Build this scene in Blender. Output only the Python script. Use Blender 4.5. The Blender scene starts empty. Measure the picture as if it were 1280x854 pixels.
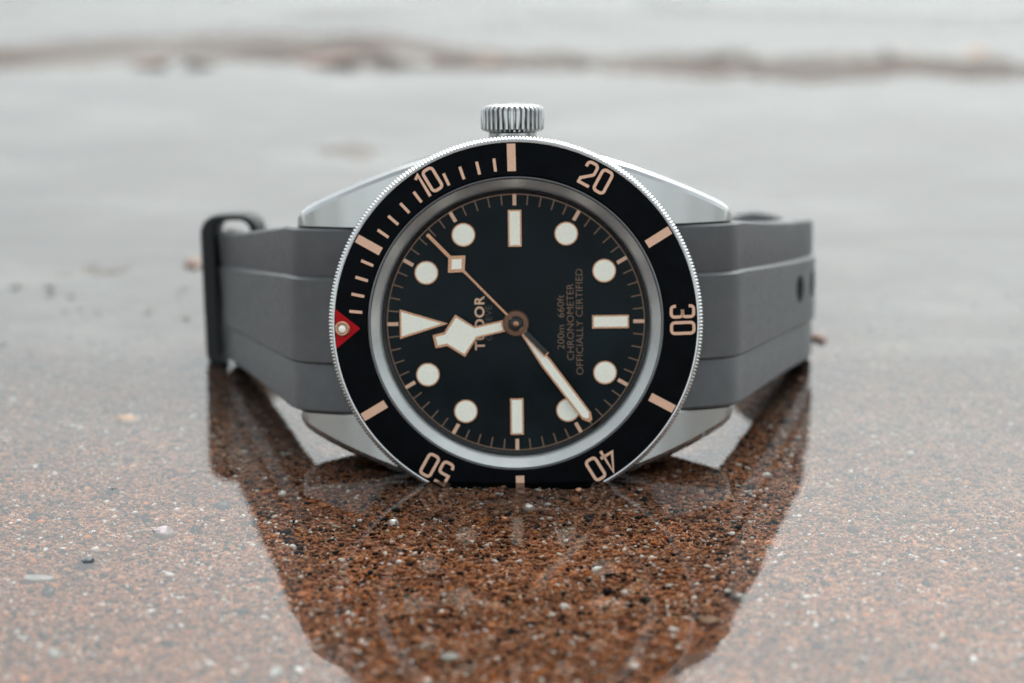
import bpy, bmesh, math, random
import numpy as np
from mathutils import Matrix, Vector, noise

random.seed(7)
rng = np.random.default_rng(11)
SC = bpy.context.scene
COL = SC.collection
MM = 0.001                                   # everything below is written in millimetres
PI = math.pi
R = math.radians

# ------------------------------------------------------------------ camera
PITCH, LEAN = 20.09, 13.61
cam_d = bpy.data.cameras.new('camera')
cam = bpy.data.objects.new('camera', cam_d)
COL.objects.link(cam)
cam.location = (-0.61*MM, -283.19*MM, 118.08*MM)
cam.rotation_euler = (R(90-PITCH), 0, 0)
cam_d.sensor_width = 36.0
cam_d.lens = 3622/1280*36.0
cam_d.clip_start = 0.01
cam_d.clip_end = 200
cam_d.dof.use_dof = True
cam_d.dof.focus_distance = 0.2945
cam_d.dof.aperture_fstop = 16.5
cam_d.dof.aperture_blades = 9
SC.camera = cam

# ------------------------------------------------------------------ sky and sun
SUN_EL, SUN_ROT = 53, 14                     # high and hazy, beyond the watch and to the right
world = bpy.data.worlds.new('World')
SC.world = world
world.use_nodes = True
wn = world.node_tree.nodes
wl = world.node_tree.links
bg = wn['Background']
sky = wn.new('ShaderNodeTexSky')
sky.sky_type = 'NISHITA'
sky.sun_disc = False
sky.sun_elevation = R(SUN_EL)
sky.sun_rotation = R(SUN_ROT)
sky.air_density = 1.0
sky.dust_density = 3.5
sky.ozone_density = 1.0
hs = wn.new('ShaderNodeHueSaturation')       # overcast: cloud takes the blue out of the sky
hs.inputs['Saturation'].default_value = 0.2
wl.new(sky.outputs[0], hs.inputs['Color'])
tint = wn.new('ShaderNodeMix'); tint.data_type = 'RGBA'; tint.blend_type = 'MULTIPLY'; tint.inputs[0].default_value = 1
tint.inputs[7].default_value = (.95, 1.0, .985, 1)
wl.new(hs.outputs[0], tint.inputs[6]); wl.new(tint.outputs[2], bg.inputs[0])
bg.inputs[1].default_value = 0.15
sun_d = bpy.data.lights.new('sun', 'SUN')
sun = bpy.data.objects.new('sun', sun_d)
COL.objects.link(sun)
sun_d.energy = 0.5
sun_d.angle = R(24)
sun_d.color = (1.0, 0.98, 0.95)
sv = Vector((math.sin(R(SUN_ROT))*math.cos(R(SUN_EL)), math.cos(R(SUN_ROT))*math.cos(R(SUN_EL)), math.sin(R(SUN_EL))))
sun.rotation_euler = sv.to_track_quat('Z', 'Y').to_euler()
sun.location = sv*2

SC.render.engine = 'CYCLES'
SC.view_settings.view_transform = 'Standard'
SC.view_settings.look = 'None'
SC.view_settings.gamma = 1
SC.view_settings.use_curve_mapping = False
SC.view_settings.exposure = 1.2
SC.cycles.max_bounces = 10
SC.cycles.transparent_max_bounces = 12
SC.cycles.use_denoising = True

# ------------------------------------------------------------------ material helpers
class NT:
    def __init__(s, m):
        s.m = m; m.use_nodes = True
        s.n = m.node_tree.nodes; s.l = m.node_tree.links
        s.b = s.n['Principled BSDF']; s.out = s.n['Material Output']
    def new(s, t, **kw):
        x = s.n.new('ShaderNode'+t)
        for k, v in kw.items(): setattr(x, k, v)
        return x
    def link(s, a, b): s.l.new(a, b)
    def coords(s, scale=(1000, 1000, 1000)):
        tc = s.new('TexCoord'); mp = s.new('Mapping')
        mp.inputs['Scale'].default_value = scale
        s.link(tc.outputs['Object'], mp.inputs[0])
        return mp.outputs[0]
    def noise(s, vec, scale, detail=3, rough=.5):
        x = s.new('TexNoise'); x.inputs['Scale'].default_value = scale
        x.inputs['Detail'].default_value = detail; x.inputs['Roughness'].default_value = rough
        s.link(vec, x.inputs['Vector']); return x
    def ramp(s, fac, stops, interp='LINEAR'):
        x = s.new('ValToRGB'); cr = x.color_ramp; cr.interpolation = interp
        while len(cr.elements) < len(stops): cr.elements.new(.5)
        for e, (p, c) in zip(cr.elements, stops):
            e.position = p; e.color = (c[0], c[1], c[2], 1) if not isinstance(c, (int, float)) else (c, c, c, 1)
        s.link(fac, x.inputs[0]); return x.outputs[0]
    def bump(s, h, strength, dist, prev=None):
        x = s.new('Bump'); x.inputs['Strength'].default_value = strength; x.inputs['Distance'].default_value = dist
        s.link(h, x.inputs['Height'])
        if prev is not None: s.link(prev, x.inputs['Normal'])
        return x.outputs[0]
    def mix(s, fac, a, b, blend='MIX'):
        x = s.new('Mix'); x.data_type = 'RGBA'; x.blend_type = blend
        for i, v in ((0, fac), (6, a), (7, b)):
            if isinstance(v, bpy.types.NodeSocket): s.link(v, x.inputs[i])
            elif i == 0: x.inputs[0].default_value = v
            else: x.inputs[i].default_value = (*v, 1)
        return x.outputs[2]

def mat(name, col, rough=.5, metal=0., ior=1.45, spec=.5, var=0., vscale=1., bump=0., rvar=.0):
    m = bpy.data.materials.new(name); t = NT(m); b = t.b
    b.inputs['Metallic'].default_value = metal; b.inputs['IOR'].default_value = ior
    b.inputs['Specular IOR Level'].default_value = spec
    v = t.coords()
    n = t.noise(v, vscale, 4, .6)
    lo = [c*(1-var) for c in col]; hi = [min(1, c*(1+var)) for c in col]
    t.link(t.ramp(n.outputs[0], [(.3, lo), (.7, hi)]), b.inputs['Base Color'])
    n2 = t.noise(v, vscale*2.3, 3, .6)
    t.link(t.ramp(n2.outputs[0], [(.3, max(0, rough-rvar)), (.7, rough+rvar)]), b.inputs['Roughness'])
    if bump: t.link(t.bump(n2.outputs[0], bump, .0001), b.inputs['Normal'])
    return m

def brushed(name, col, rough, stretch, bump=.12):
    m = bpy.data.materials.new(name); t = NT(m); b = t.b
    b.inputs['Metallic'].default_value = 1
    v = t.coords(stretch)
    n = t.noise(v, 1., 4, .65)
    t.link(t.ramp(n.outputs[0], [(.25, [c*.95 for c in col]), (.75, col)]), b.inputs['Base Color'])
    t.link(t.ramp(n.outputs[0], [(.2, rough-.06), (.8, rough+.08)]), b.inputs['Roughness'])
    t.link(t.bump(n.outputs[0], bump, .00005), b.inputs['Normal'])
    return m

M = {}
M['brushed'] = brushed('brushed_steel', (.44, .44, .432), .2, (900, 14000, 14000), .03)
M['polished'] = mat('polished_steel', (.44, .44, .435), .1, 1., var=.03, vscale=.6, rvar=.04)
M['coin'] = mat('coin_edge_steel', (.5, .5, .495), .18, 1., var=.05, vscale=1.2, rvar=.06)
M['rehaut'] = mat('rehaut_steel', (.82, .825, .82), .38, .85, var=.04, vscale=.9, rvar=.05)
M['dark_steel'] = mat('dark_steel', (.13, .135, .14), .2, 1., var=.05, vscale=1)
M['insert'] = mat('black_insert', (.0026, .0034, .0045), .45, 0, 1.4, .05, var=.3, vscale=.5, rvar=.05)
M['dialm'] = mat('black_dial', (.0025, .0065, .009), .5, 0, 1.4, .12, var=.6, vscale=.16, rvar=.05)  # patchy tone paints soft reflections into the dial colour
M['black_gloss'] = mat('black_gloss', (.004, .004, .005), .2, 0, 1.45, .4)
M['gilt'] = mat('rose_gilt', (.46, .245, .15), .28, .9, var=.12, vscale=3, rvar=.08)
M['print'] = mat('gilt_print', (.70, .44, .31), .5, 0, spec=.2, var=.1, vscale=4)
M['dim_print'] = mat('dim_gilt_print', (.23, .14, .095), .5, 0, spec=.2, var=.12, vscale=4)
M['grey_print'] = mat('grey_print', (.07, .06, .053), .5, 0, spec=.2, var=.1, vscale=4)
M['lume'] = mat('cream_lume', (.92, .89, .78), .75, 0, spec=.15, var=.06, vscale=5, bump=.25)
M['red'] = mat('red_enamel', (.38, .002, .007), .4, 0, spec=.12, var=.1, vscale=3)
M['copper'] = mat('dark_copper_hub', (.13, .065, .042), .35, .8, var=.15, vscale=3)
M['rubber'] = mat('black_rubber', (.068, .07, .073), .43, 0, 1.5, .5, var=.1, vscale=.6, bump=.12, rvar=.06)
M['keeper'] = mat('black_keeper_rubber', (.006, .0075, .009), .5, 0, 1.45, .35, var=.15, vscale=.8, bump=.1)

# crystal: clear sapphire with a coating, mirror by Fresnel
m = bpy.data.materials.new('sapphire'); t = NT(m)
tr = t.new('BsdfTransparent'); gl = t.new('BsdfGlossy'); fr = t.new('Fresnel'); mx = t.new('MixShader'); mu = t.new('Math', operation='MULTIPLY')
fr.inputs[0].default_value = 1.5; gl.inputs['Roughness'].default_value = .02; mu.inputs[1].default_value = .12
tr.inputs[0].default_value = (.97, .985, .98, 1)
t.link(fr.outputs[0], mu.inputs[0]); t.link(mu.outputs[0], mx.inputs[0]); t.link(tr.outputs[0], mx.inputs[1]); t.link(gl.outputs[0], mx.inputs[2])
t.link(mx.outputs[0], t.out.inputs[0]); M['crystal'] = m

# shallow water film
m = bpy.data.materials.new('water_film'); t = NT(m)
tr = t.new('BsdfTransparent'); gl = t.new('BsdfGlossy'); fr = t.new('Fresnel'); mx = t.new('MixShader')
fr.inputs[0].default_value = 1.58
tr.inputs[0].default_value = (.96, .96, .94, 1)
gl.inputs['Roughness'].default_value = .0
v = t.coords()
n1 = t.noise(v, .09, 2, .4); n2 = t.noise(v, 1.1, 2, .5)
bp = t.bump(n2.outputs[0], .02, .00003, t.bump(n1.outputs[0], .2, .0004))
for x in (fr, gl): t.link(bp, x.inputs['Normal'])
t.link(fr.outputs[0], mx.inputs[0]); t.link(tr.outputs[0], mx.inputs[1]); t.link(gl.outputs[0], mx.inputs[2])
t.link(mx.outputs[0], t.out.inputs[0]); M['water'] = m

def painted_veil(t, v, c):
    """sky veil painted into sand colour beside and beyond the watch, in soft patches"""
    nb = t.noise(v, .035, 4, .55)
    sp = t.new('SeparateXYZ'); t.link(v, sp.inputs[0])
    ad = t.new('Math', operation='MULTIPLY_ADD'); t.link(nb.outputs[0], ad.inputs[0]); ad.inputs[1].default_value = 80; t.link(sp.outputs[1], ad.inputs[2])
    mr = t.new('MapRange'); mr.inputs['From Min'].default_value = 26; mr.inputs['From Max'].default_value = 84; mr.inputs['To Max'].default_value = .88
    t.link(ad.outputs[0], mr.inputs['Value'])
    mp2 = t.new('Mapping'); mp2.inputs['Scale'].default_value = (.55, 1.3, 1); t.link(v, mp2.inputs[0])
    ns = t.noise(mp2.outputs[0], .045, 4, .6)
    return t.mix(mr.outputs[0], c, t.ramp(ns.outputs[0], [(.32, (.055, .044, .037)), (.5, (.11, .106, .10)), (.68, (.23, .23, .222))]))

# wet sand
m = bpy.data.materials.new('wet_sand'); t = NT(m); b = t.b
v = t.coords()
vo = t.new('TexVoronoi'); vo.inputs['Scale'].default_value = 4.6; t.link(v, vo.inputs['Vector'])
vo2 = t.new('TexVoronoi'); vo2.inputs['Scale'].default_value = 2.6; t.link(v, vo2.inputs['Vector'])
GR = [(0, (.014, .008, .007)), (.15, (.17, .07, .036)), (.40, (.29, .125, .066)), (.64, (.40, .185, .10)),
      (.83, (.52, .20, .06)), (.90, (.46, .30, .19)), (.965, (.7, .65, .6))]
def rnd(c):
    sp = t.new('SeparateColor'); t.link(c, sp.inputs[0]); return sp.outputs[0]
c1 = t.ramp(rnd(vo.outputs['Color']), GR, 'CONSTANT')
c2 = t.ramp(rnd(vo2.outputs['Color']), GR, 'CONSTANT')
nm = t.noise(v, 1.3, 2, .5)
c = t.mix(t.ramp(nm.outputs[0], [(.45, 0.), (.55, 1.)]), c1, c2)
nb = t.noise(v, .035, 4, .55)
nk = t.noise(v, .22, 5, .65)
c = t.mix(1., c, t.ramp(nk.outputs[0], [(.28, (.5, .5, .52)), (.5, (1.12, 1.12, 1.12)), (.72, (1.85, 1.72, 1.6))]), 'MULTIPLY')
c = t.mix(1., c, t.ramp(nb.outputs[0], [(.3, (.72, .70, .70)), (.7, (1.2, 1.16, 1.12))]), 'MULTIPLY')
c = painted_veil(t, v, c)
t.link(c, b.inputs['Base Color'])
b.inputs['Roughness'].default_value = .55; b.inputs['Specular IOR Level'].default_value = .08
t.link(t.bump(vo.outputs['Distance'], .7, .00016, t.bump(nm.outputs[0], .6, .0003)), b.inputs['Normal'])
M['sand'] = m

def grain_mat(name, stops, rough, spec):
    m = bpy.data.materials.new(name); t = NT(m); b = t.b
    g = t.new('NewGeometry')
    c = t.ramp(g.outputs['Random Per Island'], stops, 'CONSTANT')
    v = t.coords(); n = t.noise(v, 3., 3, .6)
    c = painted_veil(t, v, c)
    t.link(t.mix(1., c, t.ramp(n.outputs[0], [(.3, .88), (.7, 1.4)]), 'MULTIPLY'), b.inputs['Base Color'])
    b.inputs['Roughness'].default_value = rough; b.inputs['Specular IOR Level'].default_value = spec
    return m
M['grain'] = grain_mat('sand_grain', [(0, (.009, .009, .011)), (.19, (.19, .083, .045)), (.43, (.37, .16, .082)), (.63, (.52, .24, .125)),
                        (.83, (.58, .21, .055)), (.88, (.44, .30, .20)), (.92, (.66, .6, .54)), (.955, (.86, .86, .84))], .35, .12)
M['foam'] = mat('foam_white', (.5, .51, .51), .3, 0, 1.33, .5)

# ------------------------------------------------------------------ object helpers
def link(o, parent=None, loc=(0, 0, 0), rz=0.):
    COL.objects.link(o)
    if parent is not None: o.parent = parent
    o.location = [c*MM for c in loc]; o.rotation_euler = (0, 0, rz)
    return o
def mesh(name, verts, faces, material, smooth=None, bevel=0.):
    me = bpy.data.meshes.new(name)
    me.from_pydata([(x*MM, y*MM, z*MM) for x, y, z in verts], [], faces)
    bm = bmesh.new(); bm.from_mesh(me)
    bmesh.ops.remove_doubles(bm, verts=bm.verts, dist=1e-8)
    bmesh.ops.recalc_face_normals(bm, faces=bm.faces)
    if bevel:
        es = [e for e in bm.edges if len(e.link_faces) == 2 and e.calc_face_angle(0) > .5]
        bmesh.ops.bevel(bm, geom=es, offset=bevel*MM, segments=2, profile=.5, affect='EDGES', clamp_overlap=True)
    if smooth is not None:
        for f in bm.faces: f.smooth = True
        for e in bm.edges:
            if len(e.link_faces) == 2 and e.calc_face_angle(0) > smooth: e.smooth = False
    bm.to_mesh(me); bm.free()
    me.materials.append(M[material] if isinstance(material, str) else material)
    return me
def part(name, me, parent, loc=(0, 0, 0), rz=0., label=None):
    o = link(bpy.data.objects.new(name, me), parent, loc, rz)
    if label: o['label'] = label
    return o
def lathe(prof, n=128):
    """prof: (r, z) list, spun round z"""
    vs, fs = [], []
    k = len(prof)
    for i in range(n):
        a = 2*PI*i/n
        for r, z in prof: vs.append((r*math.cos(a), r*math.sin(a), z))
    for i in range(n):
        j = (i+1) % n
        for q in range(k-1):
            fs.append((i*k+q, j*k+q, j*k+q+1, i*k+q+1))
    return vs, fs
def prism(poly, z0, z1):
    n = len(poly)
    vs = [(x, y, z0) for x, y in poly]+[(x, y, z1) for x, y in poly]
    fs = [tuple(range(n))[::-1], tuple(range(n, 2*n))]+[(i, (i+1) % n, n+(i+1) % n, n+i) for i in range(n)]
    return vs, fs
def loft(sections, caps=True):
    k = len(sections[0]); vs = [p for s in sections for p in s]; fs = []
    for i in range(len(sections)-1):
        for q in range(k):
            r = (q+1) % k
            fs.append((i*k+q, i*k+r, (i+1)*k+r, (i+1)*k+q))
    if caps: fs += [tuple(range(k))[::-1], tuple(range((len(sections)-1)*k, len(sections)*k))]
    return vs, fs
def circle(r, n=40, cx=0, cy=0): return [(cx+r*math.cos(2*PI*i/n), cy+r*math.sin(2*PI*i/n)) for i in range(n)]
def rect(x0, x1, y0, y1): return [(x0, y0), (x1, y0), (x1, y1), (x0, y1)]

def stroke(lines, w):
    """closed or open polylines as flat bands; returns 2-D quads"""
    quads = []
    for pts, closed in lines:
        n = len(pts); P = [Vector(p) for p in pts]; L, Rr = [], []
        for i in range(n):
            a = P[i-1] if (i > 0 or closed) else None
            c = P[(i+1) % n] if (i < n-1 or closed) else None
            d1 = (P[i]-a).normalized() if a is not None else (c-P[i]).normalized()
            d2 = (c-P[i]).normalized() if c is not None else d1
            nn = Vector((-(d1+d2).y, (d1+d2).x)); nn.normalize()
            s = min(1.6, 1/max(.3, nn.dot(Vector((-d1.y, d1.x)))))
            L.append(P[i]+nn*w/2*s); Rr.append(P[i]-nn*w/2*s)
        for i in range(n if closed else n-1):
            j = (i+1) % n
            quads.append((L[i], L[j], Rr[j], Rr[i]))
    return quads
def quads_mesh(name, quads, z, th, material):
    vs, fs = [], []
    for q in quads:
        a, b = prism([(p.x, p.y) for p in q], z, z+th)
        o = len(vs); vs += a; fs += [tuple(i+o for i in f) for f in b]
    me = bpy.data.meshes.new(name); me.from_pydata([(x*MM, y*MM, z_*MM) for x, y, z_ in vs], [], fs)
    bm = bmesh.new(); bm.from_mesh(me); bmesh.ops.recalc_face_normals(bm, faces=bm.faces); bm.to_mesh(me); bm.free()
    me.materials.append(M[material]); return me

def kind(o, k='structure'): o['kind'] = k; return o
def tag(o, label, cat, group=None):
    o['label'] = label; o['category'] = cat
    if group: o['group'] = group
    return o
def ground_at(px, py, z=0.):
    """photo pixel (1280 wide) -> point on the level ground, mm"""
    f = 3622.; ph = R(PITCH)
    d = Vector(((px-640)/f, math.cos(ph)-(py-427)/f*math.sin(ph), -math.sin(ph)-(py-427)/f*math.cos(ph)))
    c = Vector((-.61, -283.19, 118.08)); k = (z-c.z)/d.z
    return c+d*k

# ================================================================== THE SETTING
def smooth(a, b, x):
    u = min(1, max(0, (x-a)/(b-a))); return u*u*(3-2*u)
def sand_z(x, y):
    z = -.56+.16*noise.noise((x*.03, y*.03, 1.7))+.13*noise.noise((x*.11, y*.11, 5.1))+.09*noise.noise((x*.31, y*.31, 2.6))
    rid = y-(171+2*noise.noise((x*.02, 0, 3.3))-x*.06)
    z += 0.76*math.exp(-(rid/13)**2)*(.95+.3*noise.noise((x*.07, y*.05, 9.)))
    z += .62*smooth(.05, .5, noise.noise((x*.018+3.1, y*.03, 2.2)))*smooth(35, 60, y)*smooth(15, -30, x)
    z += .24*math.exp(-((y+5.2)/1.9)**2-(x/11.5)**4)*(.75+.9*noise.noise((x*.35, y*.35, 6.)))     # grains pushed up against the bezel
    z -= 2.5*smooth(185, 215, y)
    return z
def axis(fine0, fine1, step, lo, hi):
    a = list(np.arange(fine0, fine1+.01, step)); s = step
    while a[-1] < hi: s *= 1.35; a.append(min(hi, a[-1]+s))
    s = step
    while a[0] > lo: s *= 1.35; a.insert(0, max(lo, a[0]-s))
    return a
def sheet(name, xs, ys, fz, material):
    vs = [(x*MM, y*MM, fz(x, y)*MM) for y in ys for x in xs]; w = len(xs)
    fs = [(j*w+i, j*w+i+1, (j+1)*w+i+1, (j+1)*w+i) for j in range(len(ys)-1) for i in range(w-1)]
    me = bpy.data.meshes.new(name); me.from_pydata(vs, [], fs)
    me.materials.append(M[material]); me.polygons.foreach_set('use_smooth', [True]*len(fs)); me.update()
    return kind(part(name, me, None))
sheet('sand', axis(-110, 110, 1.6, -3000, 3000), axis(-110, 220, 1.6, -1500, 6000), sand_z, 'sand')
def water_z(x, y):
    a = smooth(186, 205, y)
    lip = .42*math.exp(-max(0., -4.05-y)/.8-max(0., abs(x)-9.)/1.5) if -12 < y < -3.2 else 0.
    return lip+a*(.55*noise.noise((x*.05, y*.13, 4.))+.3*noise.noise((x*.13, y*.22, 8.))+.35)
sheet('water', axis(-30, 30, .8, -3000, 3000), axis(-12, 0, .3, -1500, 0)[:-1]+axis(0, 260, 2.2, 0, 6000), water_z, 'water')

# loose grains lying on the sand, too many and too small to pick apart
def grains(name, n, xr, yr, s0, s1, material, label, sides=6, power=2.2):
    ico = bmesh.new()
    if sides == 6: bmesh.ops.create_icosphere(ico, subdivisions=1, radius=1)
    base = np.array([v.co[:] for v in ico.verts]); fc = np.array([[v.index for v in f.verts] for f in ico.faces]); ico.free()
    k = len(base)
    P = np.empty((n, 3)); P[:, 0] = rng.uniform(*xr, n); P[:, 1] = rng.uniform(*yr, n)
    S = s0+(s1-s0)*rng.random(n)**power
    V = np.empty((n, k, 3))
    for i in range(n):
        P[i, 2] = sand_z(P[i, 0], P[i, 1])
    jit = 1+.35*rng.uniform(-1, 1, (n, k, 1))
    V = base[None]*jit*np.stack([rng.uniform(.7, 1.5, n), rng.uniform(.6, 1.1, n), rng.uniform(.35, .8, n)], 1)[:, None, :]
    a = rng.uniform(0, 2*PI, n); ti = rng.uniform(-.5, .5, n)
    ca, sa, ct, st = np.cos(a)[:, None], np.sin(a)[:, None], np.cos(ti)[:, None], np.sin(ti)[:, None]
    x, y, z = V[..., 0], V[..., 1], V[..., 2]
    y, z = y*ct-z*st, y*st+z*ct
    x, y = x*ca-y*sa, x*sa+y*ca
    V = np.stack([x, y, z], -1)*S[:, None, None]*.5+P[:, None, :]
    V[..., 2] += (S*.12)[:, None]
    F = (fc[None]+(np.arange(n)*k)[:, None, None]).reshape(-1, 3)
    me = bpy.data.meshes.new(name)
    me.vertices.add(n*k); me.vertices.foreach_set('co', (V*MM).ravel().astype(np.float32))
    me.loops.add(F.size); me.loops.foreach_set('vertex_index', F.ravel().astype(np.int32))
    me.polygons.add(len(F)); me.polygons.foreach_set('loop_start', np.arange(0, F.size, 3, dtype=np.int32))
    me.update(calc_edges=True); me.validate()
    me.materials.append(M[material])
    o = kind(part(name, me, None), 'stuff'); tag(o, label, 'sand')
    return o
grains('sand_grains', 72000, (-60, 60), (-60, 36), .13, .66, 'grain', 'loose brown, black, orange and white sand grains under the water film')
grains('shell_grit', 5200, (-85, 85), (-60, 60), .45, 1.25, 'grain', 'coarser grit and shell crumbs scattered over the wet sand', power=3)

# ================================================================== THE WATCH
OFF = 16.92                                   # watch axis above the point where the bezel meets the water
watch = bpy.data.objects.new('wrist_watch', None); COL.objects.link(watch)
watch.empty_display_size = .01
watch.matrix_world = Matrix.Translation((0, -3.98*MM, 0)) @ Matrix.Rotation(R(90-LEAN), 4, 'X') @ Matrix.Rotation(R(.7), 4, 'Z')
tag(watch, 'steel diving watch on black rubber strap standing on its side in shallow water', 'watch')
C0 = (0, OFF, 0)

# --- case (middle + back) and lugs
prof = [(0, -2.9), (18.2, -2.9), (18.75, -3.1), (18.95, -3.5), (18.95, -8.2), (18.6, -8.8), (17.2, -9.3), (16.6, -9.6), (16.4, -11.0), (15.6, -11.6), (0, -11.8)]
case = part('case', mesh('case', *lathe(prof, 160), 'brushed', .6), watch, C0)
def lug_section(x):
    yo = np.interp(x, [5, 9, 12.5, 16, 19, 21, 22.0, 22.7, 23.0], [17.6, 17.2, 16.1, 14.75, 13.45, 12.5, 11.95, 11.35, 10.75])
    nt = np.interp(x, [5, 12, 15, 18, 21, 22.5, 23.0], [-2.75, -2.9, -3.35, -4.35, -5.9, -6.9, -7.6])
    nb = np.interp(x, [5, 14, 19, 22, 23.0], [-8.6, -8.8, -9.5, -10.2, -9.9])
    return yo, nt, nb
lug_mats = None
def lug_mesh(sx, sy):
    secs = []
    for x in np.concatenate([np.linspace(5, 21, 22), np.linspace(21.3, 23.0, 9)]):
        yo, nt, nb = lug_section(x)
        ch = .75*min(1, (yo-9.85)/2.)
        pts = [(9.85, nb), (9.85, nt-.12), (9.97, nt), (yo-ch, nt-.06), (yo-ch*.45, nt-ch*.35), (yo, nt-ch*.95), (yo, nb+.3), (yo-.3, nb)]
        secs.append([(sx*x, sy*p, q) for p, q in pts])
    me = mesh('lug', *loft(secs), 'brushed', .32)
    me.materials.append(M['polished'])
    for f in me.polygons:                       # bevel and flank are polished, the top is brushed
        nrm = f.normal
        if nrm.y*sy > .35: f.material_index = 1
    return me
for sx in (-1, 1):
    for sy in (1, -1):
        part('lug', lug_mesh(sx, sy), case)

# --- crown, on the upper flank
def ring_y(prof, n, tooth=None):
    vs, fs = [], []; k = len(prof)
    for i in range(n):
        a = 2*PI*i/n
        for r, y, tf in prof:
            rr = r-(tf*tooth(i) if tooth else 0)
            vs.append((rr*math.sin(a), y, rr*math.cos(a)))
    for i in range(n):
        j = (i+1) % n
        for q in range(k-1): fs.append((i*k+q, j*k+q, j*k+q+1, i*k+q+1))
    return vs, fs
NT_C = 34
tooth = lambda i: (0, .06, .42, .42, .06, 0)[i % 6]
cp = [(0, 19.7, 0), (2.6, 19.65, 0), (3.1, 19.8, .6), (3.32, 20.05, 1), (3.34, 21.95, 1), (3.22, 22.2, 1), (2.95, 22.42, .3), (2.7, 22.5, 0), (1.5, 22.66, 0), (0, 22.7, 0)]
vs, fs = ring_y(cp, NT_C*6, tooth)
crown = part('crown', mesh('crown', vs, fs, 'polished', .45), watch, (-.1, OFF, -6.1))
vs, fs = ring_y([(2.5, 17.5, 0), (2.5, 19.6, 0), (2.2, 19.75, 0)], 48)
part('tube', mesh('tube', vs, fs, 'polished', .4), crown)

# --- bezel
BR = R(.85)
NTB = 330
vs, fs = [], []
bp_ = [(18.0, -2.5, 0), (19.2, -2.5, 0), (19.46, -2.2, 1), (19.52, -.55, 1), (19.42, -.25, 1), (19.2, -.02, .5), (18.98, .06, 0), (18.86, .04, 0), (18.84, -.3, 0)]
k = len(bp_); n = NTB*4
for i in range(n):
    a = 2*PI*i/n; tf = (0, .04, .15, .04)[i % 4]
    for r, z, g in bp_: vs.append(((r-tf*g)*math.cos(a), (r-tf*g)*math.sin(a), z))
for i in range(n):
    j = (i+1) % n
    for q in range(k-1): fs.append((i*k+q, j*k+q, j*k+q+1, i*k+q+1))
bezel = part('bezel', mesh('bezel', vs, fs, 'coin', .5), watch, C0, BR)
def ins_z(r): return np.interp(r, [15.55, 18.86], [.42, .02])
part('insert', mesh('insert', *lathe([(15.3, -.4), (15.4, .36), (15.55, .42), (16.5, ins_z(16.5)), (18.7, ins_z(18.7)), (18.84, -.02), (18.84, -.6)], 200), 'insert', .5), bezel,
     label='black bezel insert')
part('inner_rim', mesh('inner_rim', *lathe([(15.05, .1), (15.12, .44), (15.22, .47), (15.34, .40), (15.36, -.1)], 200), 'dark_steel', .5), bezel)
TILT = math.atan2(.40, 3.31)
def on_bezel(o, ang, z=.0):
    """a flat mark drawn about its own middle lies on the sloping insert at polar angle ang (its +y points outward)"""
    return o
def bezel_mark(name, me, ang, rad, label=None):
    o = part(name, me, bezel, (rad*math.cos(ang), rad*math.sin(ang), ins_z(rad)+.012))
    o.rotation_euler = (Matrix.Rotation(ang-PI/2, 3, 'Z') @ Matrix.Rotation(-TILT, 3, 'X')).to_euler()
    if label: o['label'] = label
    return o
def min_ang(mi): return PI-R(6*mi)
small = mesh('tick', *prism(rect(-.15, .15, -.68, .68), -.03, .012), 'print')
big = mesh('bar', *prism(rect(-.44, .44, -1.42, 1.42), -.03, .014), 'print')
for mi in list(range(1, 5))+list(range(6, 10))+list(range(11, 15)):
    bezel_mark('tick', small, min_ang(mi), 16.65)
for mi in (5, 15, 25, 35, 45, 55):
    bezel_mark('bar', big, min_ang(mi), 17.3)
# squared numerals with rounded corners
def arc(cx, cy, r, a0, a1, n=6): return [(cx+r*math.cos(R(a0+(a1-a0)*i/n)), cy+r*math.sin(R(a0+(a1-a0)*i/n))) for i in range(n+1)]
W_, H_ = .56, 1.18                             # half width / half height of the stroke centre line
def dig(ch):
    r = .36; w, h = W_, H_
    if ch == '0': return [(arc(w-r, h-r, r, 0, 90)+arc(-w+r, h-r, r, 90, 180)+arc(-w+r, -h+r, r, 180, 270)+arc(w-r, -h+r, r, 270, 360), True)]
    if ch == '1': return [([(-.38, h-.30), (.06, h+.02), (.06, -h-.18)], False)]
    if ch == '2': return [([(-w, h-.62)]+arc(-w+r, h-r, r, 180, 90)+arc(w-r, h-r, r, 90, 0)+arc(w-r, .30, r, 0, -40)+[(-w+.02, -h+.42), (-w+.02, -h), (w+.12, -h)], False)]
    if ch == '3':
        r = .34
        return [([(-w, h-.5)]+arc(-w+r, h-r, r, 180, 90)+arc(w-r, h-r, r, 90, 0)+arc(w-r, r+.02, r, 0, -90)+[(-.2, .02)], False),
                ([(-.2, .0)]+arc(w-r, -r, r, 90, 0)+arc(w-r, -h+r, r, 0, -90)+arc(-w+r, -h+r, r, 270, 180)+[(-w, -h+.5)], False)]
    if ch == '4': return [([(.30, -h-.18), (.30, h+.1), (-w-.12, -h+.52), (w+.14, -h+.52)], False)]
    if ch == '5':
        return [([(w-.02, h), (-w, h), (-w, .12)]+arc(w-r, .12-r, r, 90, 0)+arc(w-r, -h+r, r, 0, -90)+arc(-w+r, -h+r, r, 270, 180)+[(-w, -h+.5)], False)]
def numeral(txt):
    q = []
    for i, ch in enumerate(txt):
        dx = (-.86, .86)[i]
        if txt == '10': dx = (-.62, .52)[i]
        q += stroke([([(x+dx, y) for x, y in pts], c) for pts, c in dig(ch)], .315)
    return quads_mesh('numeral', q, -.03, .045, 'print')
for i, txt in enumerate(('10', '20', '30', '40', '50')):
    bezel_mark('numeral', numeral(txt), min_ang(10*(i+1)), 17.3, label='gilt numeral '+txt)
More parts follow.
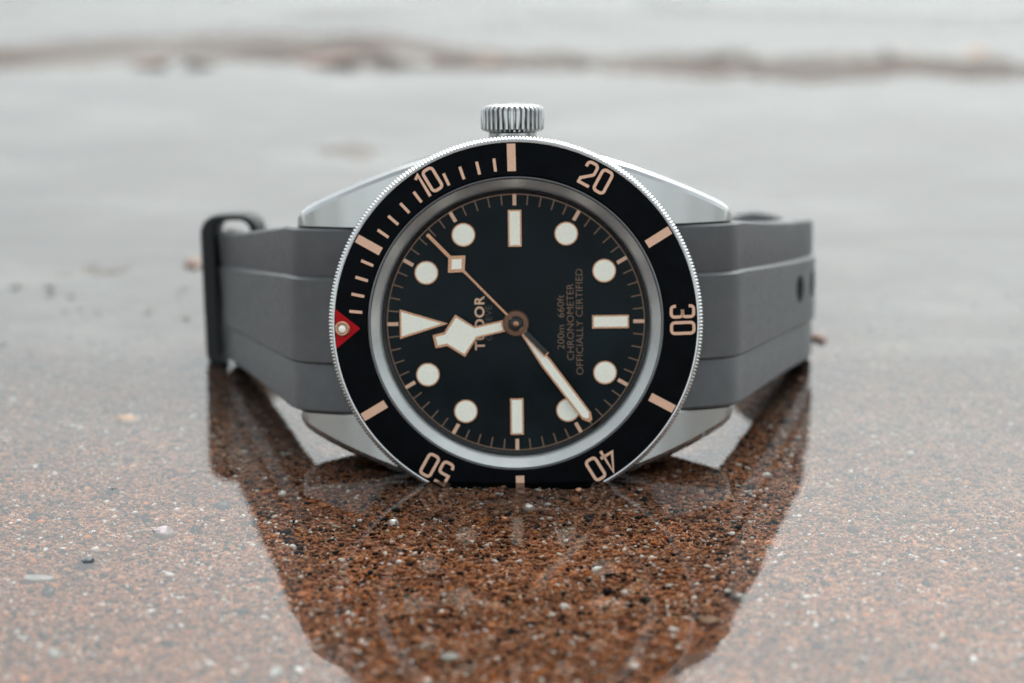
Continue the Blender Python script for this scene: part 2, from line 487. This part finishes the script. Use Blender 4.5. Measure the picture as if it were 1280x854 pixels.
bezel_mark('triangle', mesh('triangle', *prism([(-2.1, 1.32), (2.1, 1.32), (0, -1.28)], -.03, .014), 'red'), min_ang(0), 17.42, label='red enamel triangle')
bezel_mark('pearl_setting', mesh('pearl_setting', *lathe([(.43, -.05), (.43, .2), (.5, .34), (.66, .36), (.8, .22), (.83, -.05)], 40), 'gilt', .6), min_ang(0), 18.0)
bezel_mark('pearl', mesh('pearl', *lathe([(.45, .1), (.43, .24), (.32, .36), (.16, .43), (0, .46)], 32), 'lume', 1.), min_ang(0), 18.0, label='cream luminous pearl')

# --- rehaut and crystal
part('rehaut', mesh('rehaut', *lathe([(15.06, .25), (14.9, .05), (14.3, -.62), (13.98, -1.0), (13.93, -1.3)], 200), 'rehaut', .8), watch, C0, label='pale steel ring round the dial')
part('chapter_ring', mesh('chapter_ring', *lathe([(13.95, -.98), (13.86, -.9), (13.7, -.98), (13.5, -1.22), (13.5, -1.4)], 200), 'black_gloss', .5), watch, C0)
pr = [(15.06, .35), (15.0, .6), (14.7, .82), (13.8, .98)]+[(r, .98+.8*(1-(r/13.8)**2)) for r in np.linspace(13, 0, 14)]
part('crystal', mesh('crystal', *lathe(pr, 160), 'crystal', .9), watch, C0, label='clear domed crystal')

# --- dial
DZ = -1.3
dial = part('dial', mesh('dial', *lathe([(0, 0), (13.6, 0), (13.6, -.4)], 160), 'dialm', .5), watch, (0, OFF, DZ), label='matt black dial')
part('minute_circle', mesh('minute_circle', *lathe([(13.36, 0), (13.36, .02), (13.46, .02), (13.46, 0)], 200), 'dim_print'), dial)
mt = mesh('minute_tick', *prism(rect(-.055, .055, 12.3, 13.37), 0, .016), 'dim_print')
ht = mesh('hour_tick', *prism(rect(-.19, .19, 12.25, 13.4), 0, .022), 'print')
for mi in range(60):
    part('hour_tick' if mi % 5 == 0 else 'minute_tick', ht if mi % 5 == 0 else mt, dial, (0, 0, 0), R(90-6*mi))
def plot_frame(poly_o, poly_i):
    n = len(poly_o); vs = [(x, y, 0) for x, y in poly_o]+[(x, y, .17) for x, y in poly_o]+[(x, y, .17) for x, y in poly_i]+[(x, y, .05) for x, y in poly_i]
    fs = [(a*n+i, a*n+(i+1) % n, (a+1)*n+(i+1) % n, (a+1)*n+i) for a in range(3) for i in range(n)]
    return vs, fs
dot_f = mesh('marker', *plot_frame(circle(1.23, 48), circle(1.1, 48)), 'gilt', .5)
dot_l = mesh('lume', *lathe([(1.11, .06), (1.1, .15), (.9, .17), (0, .18)], 48), 'lume', .8)
bar_f = mesh('marker', *plot_frame(rect(-.70, .70, -1.92, 1.92), rect(-.53, .53, -1.75, 1.75)), 'gilt')
bar_l = mesh('lume', *prism(rect(-.535, .535, -1.755, 1.755), .02, .16), 'lume', None)
tri_f = mesh('marker', *plot_frame([(-1.55, 12.1-9.8), (1.55, 12.1-9.8), (.0, 7.05-9.8)], [(-1.27, 11.92-9.8), (1.27, 11.92-9.8), (.0, 7.72-9.8)]), 'gilt')
tri_l = mesh('lume', *prism([(-1.27, 11.93-9.8), (1.27, 11.93-9.8), (.0, 7.7-9.8)], .02, .16), 'lume')
NAMES = ['twelve', 'one', 'two', 'three', 'four', 'five', 'six', 'seven', 'eight', 'nine', 'ten', 'eleven']
for h in range(12):
    a = PI-R(30*h)
    f, l, rad, what = (tri_f, tri_l, 9.8, 'triangular') if h == 0 else (bar_f, bar_l, 9.87, 'baton') if h % 3 == 0 else (dot_f, dot_l, 10.68, 'round')
    part('marker', f, dial, (rad*math.cos(a), rad*math.sin(a), 0), a-PI/2, label=f'{what} cream hour marker at {NAMES[h]} o\'clock')
    part('marker_lume', l, dial, (rad*math.cos(a), rad*math.sin(a), 0.003), a-PI/2)
def text(txt, size, x, material, parent, z=.012, sx=1., space=1., off=0., length=None):
    cu = bpy.data.curves.new('lettering', 'FONT'); cu.body = txt; cu.size = size*MM
    cu.align_x = 'CENTER'; cu.align_y = 'CENTER'; cu.extrude = .006*MM; cu.offset = off*MM; cu.space_character = space; cu.resolution_u = 3
    o = bpy.data.objects.new('lettering', cu); COL.objects.link(o)
    dg = bpy.context.evaluated_depsgraph_get(); dg.update()
    me = bpy.data.meshes.new_from_object(o.evaluated_get(dg)); COL.objects.unlink(o); bpy.data.objects.remove(o)
    me.name = 'lettering'; me.materials.clear(); me.materials.append(M[material])
    xs = [v.co.x for v in me.vertices]
    if length: sx = length*MM/(max(xs)-min(xs))
    mid = (max(xs)+min(xs))/2
    for v in me.vertices: v.co.x = (v.co.x-mid)*sx
    return part('lettering', me, parent, (x, 0, z), PI/2, label=f'lettering reading {txt}')
text('TUDOR', 1.42, -3.72, 'print', dial, length=5.7, off=.03, space=1.1)
text('GENEVE', .95, -2.78, 'grey_print', dial, length=3.7)
text('200m  660ft', 1.05, 4.72, 'dim_print', dial, length=5.7, off=-.012)
text('CHRONOMETER', 1.05, 5.72, 'dim_print', dial, length=8.0, off=-.012)
text('OFFICIALLY CERTIFIED', 1.05, 6.67, 'dim_print', dial, length=11.1, off=-.012)

# --- hands (drawn along +y, then turned)
def hand_poly(half): return [(-x, y) for x, y in half]+[(x, y) for x, y in half[::-1]]
def ang_to(dx, dy): return math.atan2(-dy, dx)-PI/2
def hand(name, half, lume_half, z, ang, material, label):
    o = part(name, mesh(name, *prism(hand_poly(half), 0, .14), material, None, .03), watch, (0, OFF, z), ang, label)
    if lume_half: part('lume', mesh('lume', *prism(hand_poly(lume_half), .1, .165), 'lume'), o)
    return o
HZ = DZ+.45
hh = hand('hour_hand', [(1.25, 0), (.62, 1.1), (.64, 4.3), (2.3, 5.95), (.76, 7.5), (.72, 8.75)],
          [(.42, 1.5), (.43, 4.35), (1.95, 5.95), (.47, 7.45), (.45, 8.45)], HZ, ang_to(-102, 22), 'gilt', 'snowflake hour hand')
# the photo's diamond sits low on the hand: four-sided lozenge, tip beyond it
mh = hand('minute_hand', [(1.2, 0), (.30, 1.3), (.36, 2.2), (.62, 5.2), (.60, 12.2), (.22, 12.9)],
          [(.16, 1.9), (.40, 5.2), (.40, 12.0), (.12, 12.45)], HZ+.25, ang_to(92, 124), 'gilt', 'slim minute hand')
sec = hand('second_hand', [(.28, -4.6), (.34, -4.5), (.32, -1.2), (.13, .2), (.13, 6.9), (.19, 8.2), (.2, 13.1)], None, HZ+.5, ang_to(-109, -113), 'gilt', 'thin second hand with square plot')
part('plot', mesh('plot', *prism([(0, 7.55), (1.30, 8.73), (0, 9.95), (-1.30, 8.73)], -.01, .15), 'gilt', None, .03), sec)
part('lume', mesh('lume', *prism([(0, 8.05), (.78, 8.74), (0, 9.42), (-.78, 8.74)], .1, .175), 'lume'), sec)
part('tail_inlay', mesh('tail_inlay', *prism([(-.2, -1.3), (.33, -1.3), (.35, -4.45), (-.2, -4.45)], .1, .17), 'black_gloss'), sec)
hub = part('hub', mesh('hub', *lathe([(1.36, -.5), (1.36, .55), (1.26, .66), (.8, .68), (.72, .6), (0, .6)], 48), 'copper', .5), watch, (0, OFF, HZ))
part('hub_disc', mesh('hub_disc', *lathe([(.74, .55), (.70, .72), (.5, .78), (0, .8)], 40), 'black_gloss', .6), hub)
part('pin', mesh('pin', *lathe([(.3, .7), (.3, .86), (.2, .95), (0, .98)], 24), 'gilt', .7), hub)

# --- strap: two rubber halves
def catmull(P, n):
    P = [Vector(p) for p in P]; P = [2*P[0]-P[1]]+P+[2*P[-1]-P[-2]]; out = []
    for i in range(1, len(P)-2):
        for j in range(n):
            t_ = j/n; a, b_, c_, d = P[i-1], P[i], P[i+1], P[i+2]
            out.append(.5*((2*b_)+(-a+c_)*t_+(2*a-5*b_+4*c_-d)*t_*t_+(-a+3*b_-3*c_+d)*t_**3))
    out.append(P[-2]); return out
def strap_half(sx, path, widths, thick):
    """path: (x, n) of the outer face; widths: (key, half width, outward lean in degrees); past key 6 the lower edge rests on the sand"""
    pts = catmull(path, 6); secs = []; mids = []
    ks = [w[0] for w in widths]
    for i, p in enumerate(pts):
        d = (pts[min(i+1, len(pts)-1)]-pts[max(i-1, 0)]).normalized()
        nr = Vector((-d.y, d.x))                # towards the outside of the loop
        key = i/6.
        hw = np.interp(key, ks, [w[1] for w in widths]); tw = R(np.interp(key, ks, [w[2] for w in widths]))
        rest = -OFF-.242*p.y+hw*math.cos(tw)-.35
        yc = 0 if key < 5 else max(0, rest)*smooth(5, 7.5, key)+rest*(smooth(7, 8.5, key) if rest < 0 else 0)
        mids.append(yc)
        tk = np.interp(key, [a for a, _ in thick], [b for _, b in thick])
        cw = hw*.465; st = .32 if key < len(path)-2 else .2
        prof = [(hw, -.25), (hw-.25, 0-.02), (cw+.42, 0), (cw+.12, -.10), (cw, .02), (cw-.22, st), (-cw+.22, st), (-cw, .02), (-cw-.12, -.10), (-cw-.42, 0), (-hw+.25, -.02), (-hw, -.25),
                (-hw, -tk+.25), (-hw+.25, -tk), (hw-.25, -tk), (hw, -tk+.25)]
        c, s_ = math.cos(tw), math.sin(tw)
        secs.append([(sx*(p.x+nr.x*(o*c+y*s_)), y*c-o*s_+yc, p.y+nr.y*(o*c+y*s_)) for y, o in prof])
    return mesh('strap', *loft(secs), 'rubber', .5), pts, mids
path_r = [(17.0, -4.0), (20.0, -4.9), (22.9, -6.7), (24.6, -10.2), (27.6, -17.5), (31.0, -26), (33.8, -33.5), (34.5, -37.8), (33.0, -42), (28.5, -46.2), (22, -50.5), (14.5, -55), (7.5, -58.5), (0, -60.5), (-8, -60.5), (-16, -59)]
wid_r = [(0, 9.78, 0), (2, 9.75, 0), (3.0, 9.7, 0), (4, 9.0, 0), (5, 8.35, 0), (6, 8.05, 0), (7, 7.8, 1), (8, 7.2, 8), (9, 7.2, 22), (10, 7.4, 52), (11, 7.9, 66), (15, 7.8, 70)]
thk = [(0, 3.6), (2, 4.2), (4, 3.4), (7, 2.6), (15, 2.3)]
me_r, pts_r, mid_r = strap_half(1, path_r, wid_r, thk)
strap_r = part('strap', me_r, watch, C0, label='rubber strap half with punched holes')
path_l = [(17.0, -4.0), (20.0, -4.9), (22.9, -6.7), (24.6, -10.2), (27.3, -17.5), (30.5, -26), (33.3, -33.5), (33.5, -37.4), (30.6, -41.0), (26, -45), (20.5, -49.5), (14, -54.5), (7, -57), (1, -58)]
wid_l = [(0, 9.78, 0), (2, 9.75, 0), (3.0, 9.7, 0), (4, 8.9, 0), (5, 7.95, 0), (6, 7.3, 0), (7, 7.1, 10), (7.6, 7.3, 34), (8, 7.6, 54), (9, 7.8, 64), (10, 7.8, 66), (11, 7.8, 66), (13, 7.7, 70)]
me_l, pts_l, mid_l = strap_half(-1, path_l, wid_l, thk)
part('strap', me_l, watch, C0, label='rubber strap half with black keeper')

# punched holes in the right half
def punch(target, pts, keys, sx):
    for kf in keys:
        bmc = bmesh.new()
        i = int(kf*6); p = pts[i]; d = (pts[i+1]-pts[i-1]).normalized(); nr = Vector((-d.y, d.x))
        m4 = Matrix(((sx*d.x, 0, sx*nr.x, sx*p.x), (0, 1, 0, mid_r[i]+.5), (d.y, 0, nr.y, p.y), (0, 0, 0, 1)))
        r = bmesh.ops.create_cone(bmc, cap_ends=True, segments=28, radius1=1., radius2=1., depth=2.6)
        for v in r['verts']:
            v.co = (m4 @ Vector((v.co.x*1.5, v.co.y*1.6, v.co.z)))*MM
        bmesh.ops.recalc_face_normals(bmc, faces=bmc.faces)
        cm = bpy.data.meshes.new('cut'); bmc.to_mesh(cm); bmc.free()
        co = bpy.data.objects.new('cut', cm); COL.objects.link(co); co.parent = target.parent; co.location = target.location
        md = target.modifiers.new('holes', 'BOOLEAN'); md.object = co; md.operation = 'DIFFERENCE'; md.solver = 'EXACT'
        dg = bpy.context.evaluated_depsgraph_get(); dg.update()
        me = bpy.data.meshes.new_from_object(target.evaluated_get(dg)); me.name = 'strap'
        target.modifiers.clear()
        if len(me.polygons) > len(target.data.polygons): target.data = me
        else: print('hole failed', kf)
        COL.objects.unlink(co); bpy.data.objects.remove(co)
punch(strap_r, pts_r, (5.34, 6.17, 7.17), 1)

# keeper: a loose loop round the left half
def rrect(x0, x1, y0, y1, r, n=6):
    return arc(x1-r, y1-r, r, 0, 90, n)+arc(x0+r, y1-r, r, 90, 180, n)+arc(x0+r, y0+r, r, 180, 270, n)+arc(x1-r, y0+r, r, 270, 360, n)
def loop_mesh(name, outer, inner, z0, z1, material):
    n = len(outer)
    secs = [[(x, y, z0) for x, y in outer], [(x, y, z1) for x, y in outer], [(x, y, z1) for x, y in inner], [(x, y, z0) for x, y in inner], [(x, y, z0) for x, y in outer]]
    return mesh(name, *loft(secs, False), material, .6, .25)
kp = part('keeper', loop_mesh('keeper', rrect(-2.7, 4.2, -9.0, 9.1, 2.2), rrect(-1.0, 3.2, -8.2, 8.4, 1.3), -2.3, 2.3, 'keeper'), watch, (-33.3, OFF+.2, -37.6), label='loose black rubber keeper loop')
kp.rotation_euler = (0, R(-8), R(1.5))
bk = part('buckle', loop_mesh('buckle', rrect(-6.5, 6.5, -9.4, 9.4, 1.5), rrect(-4.6, 4.6, -8.1, 8.1, 1.), -1.0, 1.0, 'keeper'), watch, (-3, OFF+.5, -66.0), label='black buckle behind the case')
bk.rotation_euler = (R(-70), 0, 0)
part('tongue', mesh('tongue', *prism(rect(-5.2, 5.6, -.7, .7), -.6, .6), 'polished', .5, .2), bk)

# ================================================================== PEBBLES, SHELL CHIPS, FOAM
def lump(name, px, py, w, d, h, material, label, cat, seed, rz=0., group=None, flat=.0, sink=.3):
    p = ground_at(px, py); gz = sand_z(p.x, p.y)
    bm = bmesh.new(); bmesh.ops.create_icosphere(bm, subdivisions=2, radius=1)
    for v in bm.verts:
        q = v.co.copy(); f = 1+.28*noise.noise(q*1.1+Vector((seed*3.7, 1.3, seed)))+.12*noise.noise(q*2.7+Vector((seed, 0, 7.)))
        v.co = Vector((q.x*w/2*f, q.y*d/2*f, (q.z*(1-flat*max(0, q.z)))*h/2*f))*MM
    for f in bm.faces: f.smooth = cat == 'pebble'
    me = bpy.data.meshes.new(name); bm.to_mesh(me); bm.free(); me.materials.append(M[material])
    o = part(name, me, None, (p.x, p.y, gz+h*sink), rz); tag(o, label, cat, group); o.rotation_euler = (R(7*math.sin(seed*5)), R(9*math.cos(seed*3)), rz)
    return o
M['slate'] = mat('slate_pebble', (.045, .05, .058), .4, 0, var=.35, vscale=1.6, bump=.4)
M['shell'] = mat('white_shell', (.42, .42, .4), .35, 0, var=.2, vscale=1.8, bump=.3)
M['mauve'] = mat('mauve_shell', (.33, .27, .27), .4, 0, var=.4, vscale=1.2, bump=.3)
M['tan'] = mat('tan_stone', (.34, .21, .13), .5, 0, var=.3, vscale=1.4, bump=.4)
M['rust'] = mat('rust_stone', (.17, .10, .07), .5, 0, var=.3, vscale=1.1, bump=.4)
M['grey'] = mat('grey_stone', (.15, .13, .115), .5, 0, var=.3, vscale=1., bump=.4)
L = lump
L('pebble', 108, 700, 1.75, 1.6, 1.1, 'slate', 'dark slate pebble on the sand at lower left', 'pebble', 1, .3)
L('shell_chip', 50, 718, 2.9, 1.7, .8, 'shell', 'long bluish white shell chip left of the slate pebble', 'shell', 2, .35, flat=.5)
L('pebble', 60, 736, 1.6, 1.5, .9, 'slate', 'small jagged dark chip just below the long white shell chip', 'pebble', 3, -.5)
L('shell_chip', 205, 662, 2.3, 1.9, 1.1, 'mauve', 'mauve and grey shell chip left of the watch reflection', 'shell', 4, .3, flat=.3)
L('shell_chip', 67, 813, 1.1, 2.2, .9, 'shell', 'white upright shell chip in the lower left corner', 'shell', 5, .4, flat=.4)
L('shell_chip', 345, 836, 1.0, 2.8, .9, 'shell', 'white oblong shell chip at the bottom, left of the watch reflection', 'shell', 6, -.2, flat=.4)
L('pebble', 298, 852, 1.9, 1.6, .9, 'slate', 'dark pebble cut by the bottom edge of the picture', 'pebble', 7, .1)
L('pebble', 160, 522, 2.7, 2.6, .9, 'tan', 'pale tan pebble on grey wet sand left of the strap', 'pebble', 8, .2)
L('pebble', 278, 627, 1.9, 1.3, .8, 'slate', 'blue grey chip at the left edge of the watch reflection', 'pebble', 9, 0.)
L('pebble', 925, 743, 1.7, 1.6, .8, 'grey', 'pale grey pebble inside the right edge of the watch reflection', 'pebble', 10, .5)
L('pebble', 886, 772, 2.0, 2.0, .8, 'tan', 'flat tan chip beside the bright arc in the reflection', 'pebble', 11, .7, flat=.5)
L('shell_chip', 561, 818, 1.8, 1.5, .9, 'shell', 'white rounded shell chip in the brown sand below the watch', 'shell', 12, 0., flat=.4)
L('pebble', 242, 331, 2.4, 3.4, .9, 'rust', 'blurred orange brown stone behind and left of the keeper', 'pebble', 13, .1)
L('pebble', 1024, 424, 2.0, 3.0, 1.4, 'rust', 'blurred rusty stone against the right end of the strap', 'pebble', 14, .2)
for i, (px, py, w, mt_, lab) in enumerate([
        (180, 80, 8, 'rust', 'blurred rust brown stone, leftmost on the far sand bar'), (262, 79, 8, 'grey', 'blurred grey stone just right of the leftmost rusty stone on the bar'),
        (395, 79, 15, 'rust', 'long blurred reddish stone on the far sand bar, left of the crown'), (520, 78, 14, 'grey', 'long blurred grey stone on the far bar, next left of the crown'),
        (608, 80, 5, 'rust', 'small blurred brown stone on the far bar directly above the crown'), (735, 76, 6, 'grey', 'blurred grey stone on the far bar, first right of the crown'),
        (872, 71, 10, 'grey', 'wide blurred grey stone on the far bar, second right of the crown'), (955, 73, 6, 'grey', 'blurred grey stone on the far bar, third right of the crown'),
        (1050, 70, 7, 'grey', 'blurred grey stone on the far bar, fourth right of the crown'), (1130, 68, 9, 'grey', 'blurred grey stone on the far bar, next to the rightmost tan one'),
        (1212, 63, 7, 'tan', 'blurred tan stone, rightmost on the far sand bar')]):
    L('pebble', px, py, w, 5, .8, mt_, lab, 'pebble', 20+i, 0., 'stones along the far sand bar', sink=.05)
def foam(n):
    ico = bmesh.new(); bmesh.ops.create_icosphere(ico, subdivisions=1, radius=1)
    base = [v.co.copy() for v in ico.verts]; fc = [tuple(v.index for v in f.verts) for f in ico.faces]; ico.free()
    vs, fs = [], []; k = 0
    while k < n:
        x = random.uniform(-130, 130); y = random.uniform(188, 260)
        if noise.noise((x*.035, y*.06, 11.))+.25 < random.random()*.8: continue
        r = random.uniform(.2, .55); z = water_z(x, y); o = len(vs)
        vs += [((x+b_.x*r)*MM, (y+b_.y*r)*MM, (z+b_.z*r*.55)*MM) for b_ in base]; fs += [tuple(i+o for i in f) for f in fc]; k += 1
    me = bpy.data.meshes.new('sea_foam'); me.from_pydata(vs, [], fs); me.materials.append(M['foam'])
    tag(kind(part('sea_foam', me, None), 'stuff'), 'pale blurred foam on the water beyond the sand bar', 'foam')
foam(1800)
